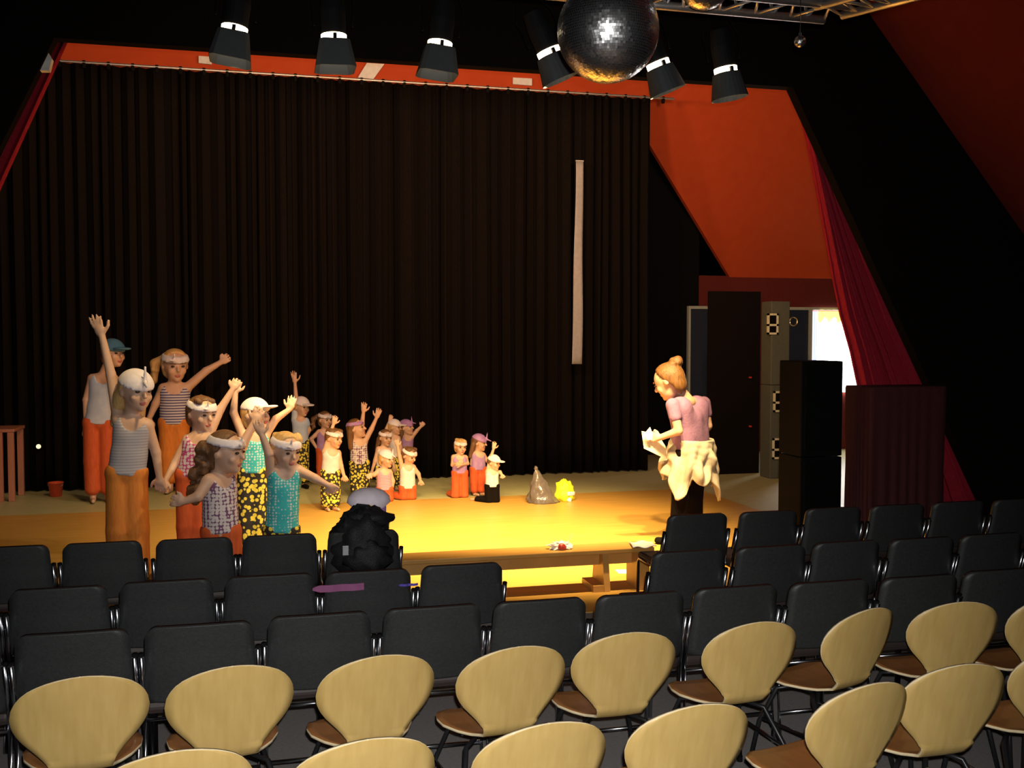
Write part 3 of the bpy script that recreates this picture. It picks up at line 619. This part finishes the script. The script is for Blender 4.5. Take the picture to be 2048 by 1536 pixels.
def person(label, foot, J, uh, yaw=0, pitch=0, dsh=0, kneel=False, hair=None, hat=None, hatm=None, top=None, pants=None, pant_flare=.10, pant_end=.80,
           extra=None, group='children dancing on the stage', sleeve=0, ppl='person', mouth=True, lean=0, shoes=None, adult=False, dark_hair_len=0, topspec='tank', backpose=False, body_m=None):
    Y = atg(*foot).y
    P = {k: np.array(at(v[0], v[1], Y + (v[2] if len(v) > 2 else 0))) for k, v in J.items()}
    zs = np.linalg.norm(np.array(at(foot[0], foot[1], Y)) - np.array(at(foot[0] + 100, foot[1], Y))) / 100   # metres per pixel there
    u = uh * zs * 1.08; fd = face_dir(yaw); bd = face_dir(yaw * .5 if not backpose else yaw)
    P['sl'] = P['sl'] + FH * dsh * u; P['sr'] = P['sr'] - FH * dsh * u
    for k in 'lr':
        if 'k' + k not in P:                      # legs straight down to the floor
            P['k' + k] = P['h' + k].copy(); P['k' + k][2] = P['h' + k][2] * .52; P['a' + k] = P['h' + k].copy(); P['a' + k][2] = .26 * u
        if kneel:
            P['k' + k][2] = .20 * u; P['a' + k] = P['k' + k] - fd * 1.15 * u * (1.0) ; P['a' + k][2] = .14 * u
        else: P['a' + k][2] = .27 * u + .009
    base = np.array([P['hl'][0] / 2 + P['hr'][0] / 2, P['hl'][1] / 2 + P['hr'][1] / 2, .0])
    root = tag(empty('person', base), label, 'person', group)
    pts = np.array(list(P.values())); lo, hi = pts.min(0) - .75 * u, pts.max(0) + .75 * u; lo[2] = min(lo[2], -.02)
    hdz = nrm(P['head'] - P['neck'])
    fwd = nrm(fd * math.cos(R(pitch)) - ZU * math.sin(R(pitch))); hup = nrm(ZU * math.cos(R(pitch)) + fd * math.sin(R(pitch))); lat = np.cross(fwd, hup)
    H = P['head']; ax = (lat, fwd, hup)
    def hp(l, f_, z): return H + lat * l * u + fwd * f_ * u + hup * z * u
    nb = lerp(P['sl'], P['sr'], .5) + ZU * .06 * u; pel = lerp(P['hl'], P['hr'], .5); chest = lerp(nb, pel, .33)
    # ---- body
    f = Field(lo, hi, .036 * u); K = .06 * u
    f.cone(nb, lerp(H, P['neck'], .5) - fwd * .05 * u, .19 * u, .17 * u, K)
    f.ell(hp(0, -.03, .09), ax, (.375 * u, .44 * u, .41 * u), K)
    f.ell(hp(0, .12, -.22), ax, (.265 * u, .27 * u, .275 * u), .10 * u)
    f.cone(hp(0, .385, .06), hp(0, .47, -.09), .035 * u, .058 * u, .04 * u)
    f.ell(hp(0, .30, -.40), ax, (.09 * u, .085 * u, .08 * u), .06 * u)
    for s_ in (-1, 1):
        f.ell(hp(s_ * .375, -.04, -.02), ax, (.045 * u, .085 * u, .115 * u), .02 * u)
        f.ell(hp(s_ * .17, .29, -.13), ax, (.11 * u, .08 * u, .10 * u), .08 * u)
        f.ell(hp(s_ * .155, .415, .04), ax, (.07 * u, .035 * u, .04 * u), .02 * u, 'sub')
    tor = []
    for s_, sh, hh in ((0, P['sl'], P['hl']), (1, P['sr'], P['hr'])):
        a = lerp(nb, sh, .52) - ZU * .16 * u; mid = lerp(a, lerp(pel, hh, .8), .62); mid = lerp(mid, lerp(chest, pel, .5), .12); tor += [(a, mid, .27 * u, .235 * u), (mid, lerp(pel, hh, .8), .235 * u, .29 * u)]
        f.cone(lerp(nb, sh, .2), sh, .16 * u, .15 * u, .08 * u)
    tor.append((chest, pel, .30 * u, .29 * u))
    for a, b, r1, r2 in tor: f.cone(a, b, r1, r2, .15 * u)
    for k in 'lr':
        f.cone(P['s' + k], P['e' + k], .155 * u, .125 * u, K); f.cone(P['e' + k], P['w' + k], .125 * u, .085 * u, K * .6)
        hand(f, P['w' + k], P['t' + k], u, (-FH if 'n' + k not in J else FH) + .001, thumb=(1 if k == 'l' else -1) * (-1 if P['t' + k][2] > P['w' + k][2] else 1))
        f.cone(P['h' + k], P['k' + k], .27 * u, .19 * u, K); f.cone(P['k' + k], P['a' + k], .185 * u, .115 * u, K)
        A = P['a' + k]
        if kneel: f.cone(A, A - fd * .42 * u - ZU * .02 * u, .11 * u, .075 * u, K)
        else:
            ft = A.copy(); ft[2] = .095 * u + .009; f.cone(A, ft, .115 * u, .10 * u, K); f.cone(ft, ft + bd * .50 * u + RT * (.06 * u if k == 'r' else -.06 * u), .10 * u, .075 * u, K)
    f.mesh('body', body_m or M_skin, root, base)
    # ---- face
    for s_ in (-1, 1):
        g = Field(hp(s_ * .155, .40, .03) - .12 * u, hp(s_ * .155, .40, .03) + .12 * u, .02 * u); g.ell(hp(s_ * .155, .375, .035), ax, (.062 * u, .05 * u, .036 * u), 0); g.mesh('eye', M_eye, root, base)
        g = Field(hp(s_ * .165, .40, .14) - .18 * u, hp(s_ * .165, .40, .14) + .18 * u, .02 * u); g.cone(hp(s_ * .08, .425, .125), hp(s_ * .25, .365, .135), .022 * u, .018 * u, 0); g.mesh('eyebrow', M_brown, root, base)
    g = Field(hp(0, .38, -.27) - .2 * u, hp(0, .38, -.27) + .2 * u, .022 * u); g.ell(hp(0, .365, -.255), ax, (.105 * u, .05 * u, .032 * u), 0); g.ell(hp(0, .36, -.295), ax, (.085 * u, .05 * u, .03 * u), 0); g.mesh('mouth', M_lip, root, base)
    # ---- hair
    if hair:
        m_, kind = hair; kind = 'plain' if (kind == 'short' and hat in ('cap', 'scarf')) else kind; hl = {'long': 1.6, 'pony': 1.3, 'curly': 1.9}.get(kind, .7)
        g = Field(H - np.array([1.0, 1.0, hl]) * u, H + .95 * u, .045 * u)
        cut = [(nrm(fwd * .86 - hup * .5), .055 * u)]
        g.ell(hp(0, -.05, .10), ax, (.425 * u, .475 * u, .46 * u), 0, 'add', cut)
        g.ell(hp(0, -.2, -.12), ax, (.36 * u, .28 * u, .36 * u), .05 * u, 'add', [(fwd, .03 * u)])
        rr = random.Random(len(label))
        if kind == 'pony':
            a = hp(.22, -.42, .24); b = hp(.50, -.50, .02); c_ = hp(.52, -.48, -.55)
            g.cone(hp(.05, -.36, .2), a, .12 * u, .10 * u, .05 * u); g.cone(a, b, .11 * u, .16 * u, .05 * u); g.cone(b, c_, .16 * u, .09 * u, .05 * u)
            for i in range(7): g.ell(lerp(b, c_, i / 6) + np.array([rr.uniform(-.1, .1) * u for _ in range(3)]), ax, (.09 * u,) * 3, .03 * u)
        elif kind == 'long':
            for s_ in (-.28, 0, .28): g.cone(hp(s_, -.28, -.1), hp(s_ * 1.2, -.42, -.85), .17 * u, .12 * u, .08 * u)
        elif kind == 'curly':
            for i in range(80):
                t_ = rr.random(); c_ = hp(rr.uniform(-.34, .34), -.35 - .28 * t_ + rr.uniform(-.2, .1), .15 - 1.3 * t_ + rr.uniform(-.1, .1)); g.ell(c_, ax, (rr.uniform(.09, .15) * u,) * 3, .035 * u)
        elif kind == 'bun':
            for i in range(9): g.ell(hp(rr.uniform(-.13, .13), -.42 + rr.uniform(-.14, .12), .46 + rr.uniform(-.10, .10)), ax, (rr.uniform(.10, .15) * u,) * 3, .015 * u)
            g.cone(hp(.0, -.36, .0), hp(0, -.34, -.22), .14 * u, .08 * u, .06 * u)
        elif kind == 'short':
            for i in range(16): g.ell(hp(rr.uniform(-.3, .3), rr.uniform(-.35, .25), .40 + rr.uniform(-.05, .06)), ax, (.10 * u,) * 3, .05 * u)
        g.mesh('hair', m_, root, base)
    # ---- hats and scarves
    if hat:
        hm = hatm or M_scarf; g = Field(H - 1.0 * u, H + 1.1 * u, .042 * u)
        if hat == 'band':
            g.ell(hp(0, -.03, .09), ax, (.455 * u, .51 * u, .50 * u), 0, 'add', [(nrm(hup + fwd * .12), .29 * u), (-nrm(hup + fwd * .12), -.10 * u)])
            g.cone(hp(.1, .42, .26), hp(.16, .50, .50), .045 * u, .02 * u, .03 * u); g.cone(hp(.1, .44, .22), hp(.36, .52, .28), .05 * u, .02 * u, .03 * u)
        elif hat == 'scarf':
            g.ell(hp(0, -.04, .11), ax, (.45 * u, .51 * u, .48 * u), 0, 'add', [(-nrm(hup + fwd * .35), -.09 * u)])
            g.cone(hp(0, .45, .30), hp(.03, .50, .72), .06 * u, .022 * u, .04 * u); g.cone(hp(0, .46, .28), hp(.12, .78, .20), .06 * u, .035 * u, .04 * u)
        elif hat == 'cap':
            g.ell(hp(0, -.04, .11), ax, (.45 * u, .51 * u, .48 * u), 0, 'add', [(-nrm(hup + fwd * .25), -.08 * u)])
            g.ell(hp(0, .52, .20), (lat, fwd, hup), (.33 * u, .36 * u, .055 * u), .05 * u)
        if hat == 'cap': g.ell(hp(0, 0, 0), ax, (.05 * u,) * 3, 0)
        g.mesh({'band': 'headband', 'scarf': 'headscarf', 'cap': 'cap'}[hat], hm, root, base)
    # ---- clothes
    if top is not None:
        g = Field(lo, hi, .042 * u); e_ = (.10 if adult else .035) * u
        for a, b, r1, r2 in tor: g.cone(a, b, r1 + e_, r2 + e_, .15 * u)
        for k in 'lr': g.cone(lerp(nb, P['s' + k], .35), lerp(nb, P['s' + k], .72 if not sleeve else 1.0), .17 * u, .16 * u, .06 * u)
        if sleeve:
            for k in 'lr': g.cone(P['s' + k], lerp(P['s' + k], P['e' + k], sleeve), .20 * u, .19 * u, .06 * u)
        g.ell(nb + bd * .14 * u + ZU * .02 * u, (np.cross(bd, ZU), bd, ZU), (.27 * u, .36 * u, .30 * u) if not sleeve else (.24 * u, .26 * u, .16 * u), 0, 'sub')
        wd = nrm(pel - nb); g.clip(pel + wd * .04 * u, wd); g.mesh('top', top, root, base)
    if pants is not None:
        g = Field(lo, hi, .055 * u); wd = nrm(pel - nb); e_ = .055 * u
        g.cone(pel - wd * .15 * u, pel, .30 * u, .33 * u, .06 * u)
        for k in 'lr':
            g.cone(lerp(pel, P['h' + k], .8) - wd * .1 * u, P['h' + k], .31 * u, .325 * u, .06 * u); g.cone(P['h' + k], P['k' + k], .31 * u, .25 * u + pant_flare * u * .5, .06 * u)
            ae = lerp(P['k' + k], P['a' + k], pant_end); g.cone(P['k' + k], ae, .25 * u + pant_flare * u * .5, .17 * u + pant_flare * u, .05 * u)
        g.clip(pel - wd * .16 * u, -wd); g.clip(np.array([0, 0, .012]), -ZU); g.mesh('trousers', pants, root, base)
    if shoes is not None:
        for k in 'lr':
            A = P['a' + k].copy(); A[2] = .11 * u + .01; g = Field(A - .8 * u, A + .8 * u, .04 * u); g.cone(A, A + bd * .50 * u + RT * (.06 * u if k == 'r' else -.06 * u), .13 * u, .10 * u, 0); g.clip(np.array([0, 0, .010]), -ZU); g.mesh('shoe', shoes, root, base)
    if extra: extra(root, base, P, u, hp)
    return root

T_grey = mat('grey striped jersey', (.34, .31, .34), .8, color2=(.44, .41, .43), scale=14, pat='stripe')
T_stripe = mat('navy striped white jersey', (.10, .08, .22), .8, color2=(.60, .56, .60), scale=9, pat='stripe')
T_pink = mat('pink dotted jersey', (.58, .50, .54), .8, color2=(.42, .05, .20), scale=36, pat='honey')
T_dots = mat('white jersey with dark dots', (.60, .55, .56), .8, color2=(.16, .06, .14), scale=36, pat='honey')
T_turq = mat('turquoise dotted jersey', (.48, .58, .60), .8, color2=(.03, .40, .44), scale=44, pat='dots')
T_blue = mat('pale blue shirt', (.32, .42, .62), .8, color2=(.52, .56, .66), scale=5)
T_white = mat('off white jersey', (.58, .53, .54), .8)
T_purple = mat('purple jersey', (.30, .15, .40), .8, color2=(.42, .26, .48), scale=12)
T_magenta = mat('magenta striped jersey', (.45, .04, .20), .8, color2=(.58, .48, .52), scale=30, pat='stripe')
B_orange = mat('orange cotton', (.62, .17, .02), .8, color2=(.70, .24, .03), scale=8, stretch=(5, 5, 1), bump=.2)
B_redor = mat('red orange cotton', (.52, .07, .015), .8, color2=(.60, .11, .02), scale=8, stretch=(5, 5, 1), bump=.2)
B_floral = mat('black trousers with yellow flowers', (.66, .54, .06), .8, color2=(.015, .012, .012), scale=26, pat='floral')
B_floralS = mat('black trousers with small yellow flowers', (.66, .54, .06), .8, color2=(.015, .012, .012), scale=32, pat='floral')
B_dark = mat('dark denim', (.006, .0045, .0045), .95, bump=.3, scale=40, spec=.04)

# front group
person('child in knotted white headscarf, grey top and orange trousers raising one arm high', (250, 1185),
       dict(head=(272, 783), neck=(258, 825), sl=(234, 840), sr=(297, 850), el=(222, 750, .1), wl=(204, 672, .1), tl=(186, 626, .1), er=(312, 905), wr=(319, 955), tr=(322, 988), hl=(237, 945), hr=(270, 945)), 76, 48, 4, .1,
       hair=(M_blond, 'long'), hat='scarf', top=T_grey, pants=B_orange, pant_flare=.16)
person('child in blue cap and red trousers half hidden behind a raised arm', (200, 1005),
       dict(head=(226, 708), neck=(212, 742), sl=(182, 757), sr=(230, 757), el=(172, 800), wl=(172, 850), tl=(172, 878), er=(236, 800), wr=(238, 845), tr=(238, 872), hl=(183, 845), hr=(213, 845)), 52, 60, 0, .1,
       hair=(M_brown, 'short'), hat='cap', hatm=M_bluecap, top=T_blue, pants=B_redor, pant_flare=.12)
person('child with ponytail in striped top and orange trousers stretching one arm to the right', (358, 985),
       dict(head=(350, 732), neck=(346, 764), sl=(327, 777), sr=(372, 777), el=(311, 808), wl=(298, 838), tl=(293, 860), er=(412, 742, .0), wr=(443, 724, .0), tr=(460, 712, .0), hl=(337, 845), hr=(359, 845)), 60, 32, 6, 0,
       hair=(M_blond, 'pony'), hat='band', top=T_stripe, pants=B_orange, pant_flare=.10, pant_end=.72)
person('child in pink dotted top and white headband holding hands on both sides', (388, 1165),
       dict(head=(403, 828), neck=(395, 862), sl=(374, 880), sr=(418, 872), el=(350, 926), wl=(331, 962, -.1), tl=(320, 985, -.15), er=(441, 818), wr=(466, 778), tr=(477, 757), hl=(372, 950), hr=(396, 950)), 64, 52, 8, .1,
       hair=(M_brown, 'short'), hat='band', top=T_pink, pants=B_redor, pant_flare=.10)
person('kneeling child with long dark curly hair, white headband and dotted top in profile', (440, 1192),
       dict(head=(452, 905), neck=(438, 943), sl=(418, 962, -.05), sr=(458, 955, .1), el=(396, 993, -.12), wl=(367, 1003, -.12), tl=(338, 1000, -.12), er=(486, 888, .1), wr=(510, 843, .1), tr=(522, 812, .1), hl=(428, 1062), hr=(456, 1062), kl=(436, 1180), kr=(466, 1180)), 78, 78, 4, -.05, True,
       hair=(M_brown, 'curly'), hat='band', top=T_dots, pants=B_redor)
person('child in turquoise dotted top with white cap raising both arms behind the kneeling pair', (502, 1150),
       dict(head=(512, 830), neck=(508, 858), sl=(487, 872), sr=(530, 870), el=(467, 825), wl=(471, 784), tl=(477, 757), er=(552, 838), wr=(580, 818), tr=(586, 790), hl=(492, 942), hr=(516, 942)), 58, 62, -8, 0,
       hair=(M_blond, 'short'), hat='cap', top=T_turq, pants=B_floral, pant_flare=.14)
person('kneeling child in turquoise top and headband, arm stretched down to the right', (560, 1188),
       dict(head=(571, 902), neck=(567, 934), sl=(543, 946), sr=(595, 940), el=(538, 908, -.08), wl=(524, 870, -.1), tl=(514, 838, -.1), er=(630, 957, -.1), wr=(655, 970, -.12), tr=(676, 986, -.12), hl=(548, 1060), hr=(578, 1060), kl=(548, 1180), kr=(585, 1180)), 66, 45, 10, 0, True,
       hair=(M_blond, 'short'), hat='band', top=T_turq, pants=B_floral)
# middle group
person('child in pale blue shirt and flowered trousers lifting one hand straight up in the middle', (600, 977),
       dict(head=(603, 814), neck=(600, 832), sl=(589, 840), sr=(612, 842), el=(592, 795), wl=(590, 766), tl=(586, 736), er=(618, 860), wr=(609, 882), tr=(602, 892), hl=(595, 884), hr=(607, 884)), 34, 55, 6, .1,
       hair=(M_blond, 'short'), hat='cap', top=T_blue, pants=B_floralS, shoes=M_black, sleeve=.35)
person('child with white headband, hand on hip and orange trousers, behind the middle group', (645, 972),
       dict(head=(650, 840), neck=(648, 858), sl=(638, 864), sr=(659, 866), el=(622, 878), wl=(634, 897), tl=(641, 904), er=(664, 884), wr=(660, 902), tr=(654, 912), hl=(642, 900), hr=(654, 900)), 30, 50, 4, 0,
       hair=(M_brown, 'pony'), hat='band', top=T_purple, pants=B_redor, pant_end=.6)
person('child in white top and flowered trousers, one arm raised, right of the kneelers', (662, 1022),
       dict(head=(668, 877), neck=(663, 895), sl=(650, 903), sr=(676, 906), el=(660, 870, -.02), wl=(667, 848), tl=(672, 830), er=(682, 932), wr=(688, 952), tr=(693, 964), hl=(653, 944), hr=(668, 944)), 36, 60, 8, 0,
       hair=(M_gold, 'short'), hat='band', top=T_white, pants=B_floralS, pant_flare=.14)
person('long haired child throwing both arms up in pink edged top and flowered trousers', (718, 995),
       dict(head=(713, 858), neck=(713, 876), sl=(704, 886), sr=(729, 884), el=(724, 848, -.04), wl=(727, 824, -.04), tl=(729, 803, -.04), er=(743, 858), wr=(753, 836), tr=(760, 815), hl=(711, 926), hr=(727, 926)), 36, 80, -14, 0,
       hair=(M_gold, 'long'), hat='band', hatm=M_purplehat, top=T_dots, pants=B_floralS, pant_flare=.12)
person('child with small white cap at the back of the cluster, hand lifted beside the head', (784, 982),
       dict(head=(789, 855), neck=(786, 868), sl=(777, 874), sr=(796, 876), el=(773, 858), wl=(779, 842), tl=(784, 829), er=(801, 894), wr=(799, 912), tr=(797, 922), hl=(780, 912), hr=(792, 912)), 27, 75, 2, 0,
       hair=(M_blond, 'short'), hat='cap', top=T_white, pants=B_floralS)
person('child with dark hair and white headband in the cluster, arms held low', (764, 992),
       dict(head=(771, 876), neck=(767, 891), sl=(757, 898), sr=(778, 900), el=(750, 922), wl=(744, 942), tl=(741, 954), er=(785, 918), wr=(788, 934), tr=(790, 945), hl=(761, 936), hr=(774, 936)), 29, 40, 6, 0,
       hair=(M_brown, 'long'), hat='band', top=T_white, pants=B_floralS)
person('kneeling child with pinkish headscarf and magenta striped top at the front of the cluster', (766, 1004),
       dict(head=(772, 918), neck=(768, 934), sl=(757, 942), sr=(779, 944), el=(748, 950, -.05), wl=(741, 948, -.08), tl=(734, 957, -.1), er=(786, 962), wr=(784, 978), tr=(780, 988), hl=(762, 978), hr=(776, 978), kl=(762, 1000), kr=(777, 1000)), 31, 60, 4, 0, True,
       hair=(M_blond, 'short'), hat='scarf', top=T_magenta, pants=B_redor)
person('child in lilac headscarf pointing up to the right, behind the cluster', (812, 973),
       dict(head=(813, 856), neck=(812, 870), sl=(804, 876), sr=(822, 876), el=(800, 896), wl=(803, 914), tl=(804, 924), er=(833, 862), wr=(842, 853), tr=(849, 844), hl=(807, 914), hr=(819, 914)), 28, 70, -10, 0,
       hair=(M_brown, 'long'), hat='scarf', hatm=M_purplehat, top=T_purple, pants=B_dark)
person('kneeling child looking down with arms spread at the right end of the cluster', (816, 1000),
       dict(head=(818, 912), neck=(814, 928), sl=(804, 936), sr=(826, 934), el=(799, 912), wl=(795, 892), tl=(793, 877), er=(837, 948), wr=(841, 962), tr=(845, 972), hl=(808, 975), hr=(822, 975), kl=(808, 996), kr=(823, 996)), 31, 55, 18, 0, True,
       hair=(M_brown, 'short'), hat='band', top=T_white, pants=B_redor)
# right group
person('child in purple top and red trousers with arms crossed, kneeling alone right of centre', (918, 996),
       dict(head=(921, 894), neck=(919, 908), sl=(907, 914), sr=(931, 915), el=(905, 930), wl=(917, 925, -.10), tl=(927, 921, -.12), er=(935, 927), wr=(922, 930, -.12), tr=(911, 927, -.14), hl=(912, 945), hr=(927, 945), kl=(911, 990), kr=(928, 990)), 27, 25, 6, 0, True,
       hair=(M_blond, 'short'), hat='band', top=T_purple, pants=B_redor)
person('child with lilac headscarf and long hair standing right of the crossed arms child', (957, 992),
       dict(head=(958, 886), neck=(955, 902), sl=(946, 908), sr=(966, 910), el=(944, 928), wl=(950, 942), tl=(954, 950), er=(975, 922), wr=(982, 916), tr=(987, 910), hl=(949, 938), hr=(963, 938)), 29, 78, 4, 0,
       hair=(M_brown, 'long'), hat='scarf', hatm=M_purplehat, top=T_purple, pants=B_redor)
person('kneeling child with white cap, one arm up and one out, rightmost of the children', (984, 1006),
       dict(head=(988, 926), neck=(984, 939), sl=(975, 944), sr=(993, 945), el=(982, 914), wl=(987, 898), tl=(990, 882), er=(1000, 944), wr=(1004, 950, -.02), tr=(1008, 957, -.03), hl=(978, 972), hr=(990, 972), kl=(978, 993), kr=(991, 993)), 26, 55, 6, 0, True,
       hair=(M_brown, 'short'), hat='cap', top=T_white, pants=B_dark)

# the woman on the right
def woman_extra(root, base, P, u, hp):
    pel = lerp(P['hl'], P['hr'], .5); bm = bmesh.new(); N, Mv = 96, 26; g = []
    cx = [-1, -.8, -.6, -.35, -.1, .1, .35, .6, .8, .92, 1]; dr = [1.0, 1.25, 1.72, 1.60, 1.05, 1.22, 1.30, 1.0, 1.35, 1.82, 1.4]
    for j in range(Mv + 1):
        v = j / Mv; ring = []
        for i in range(N):
            a = 2 * math.pi * i / N; c, s = math.cos(a), math.sin(a)
            hem = float(np.interp(c, cx, dr)) if s > -.15 else 1.25
            z = .36 - hem * v; fold = (.075 * math.sin(7 * a + 5 * v) + .05 * math.sin(13 * a - 6 * v) + .04 * math.sin(4 * a + 11 * v)) * min(1, v * 2.2) + .012 * math.sin(3 * a + 40 * v) * (1 - v)
            r1 = .60 + .22 * v ** .8 + fold; r2 = .74 + .18 * v + fold
            p = pel + (RT * (c * r1 - .05 * v) - FH * s * r2) * u + ZU * z * u - base; ring.append(bm.verts.new(p))
        g.append(ring)
    for A, B in zip(g, g[1:]):
        for i in range(N): bm.faces.new((A[i], A[(i + 1) % N], B[(i + 1) % N], B[i]))
    M_beige = mat('beige cotton jacket', (.40, .35, .27), .9, color2=(.46, .40, .31), scale=10, bump=.2)
    o = bm_obj('tied_jacket', bm, M_beige, root); solid(o, .02)
    pts = [Vector(np.array(at(x, y, pel[1] - .15)) - base) for x, y in ((1428, 925), (1430, 955), (1429, 975), (1434, 990), (1441, 1000))]
    MB().tube(pts, .006, 6).build('drawstring', M_beige, o)
yw = atg(1365, 1088).y
person('woman with hair bun, purple blouse and beige jacket tied round waist, reading papers', (1365, 1088),
       dict(head=(1338, 763), neck=(1362, 788), sl=(1345, 810, -.16), sr=(1408, 806, .16), el=(1357, 862, -.22), wl=(1318, 876, -.12), tl=(1297, 872, -.08), er=(1416, 852, .12), wr=(1396, 884, .22), tr=(1376, 888, .30), hl=(1368, 902, -.08), hr=(1398, 902, .08),
            kl=(1362, 990, -.1), kr=(1388, 990, .08), al=(1352, 1075, -.1), ar=(1392, 1075, .1)), 57, -118, 26, 0,
       hair=(M_gold, 'bun'), top=mat('purple blouse', (.22, .11, .22), .9, color2=(.29, .15, .27), scale=16, bump=.3), pants=B_dark, pant_flare=.04, pant_end=1.0, sleeve=.45, group='adult on stage', shoes=M_black, extra=woman_extra, backpose=True, adult=True)
q = [(1283, 862), (1288, 897), (1334, 919), (1331, 893), (1318, 872), (1304, 866)]
bm = bmesh.new(); vs = [bm.verts.new(at(x, y, yw - .10 + .0012 * (x - 1283))) for x, y in q]; bm.faces.new(vs); o = bm_obj('paper_sheet', bm, M_paper, None, None, False); solid(o, .003)
tag(o, 'large cream sheet of paper held low by the woman', 'paper', 'papers in the woman\'s hand')
q = [(1288, 868), (1300, 854), (1305, 866), (1304, 880), (1294, 880)]
bm = bmesh.new(); vs = [bm.verts.new(at(x, y, yw - .14 + .001 * (x - 1288))) for x, y in q]; bm.faces.new(vs); o = bm_obj('paper_sheet', bm, mat('white paper', (.85, .8, .7), .7), None, None, False); solid(o, .003)
tag(o, 'small folded white slip sticking up in the woman\'s hand', 'paper', 'papers in the woman\'s hand')
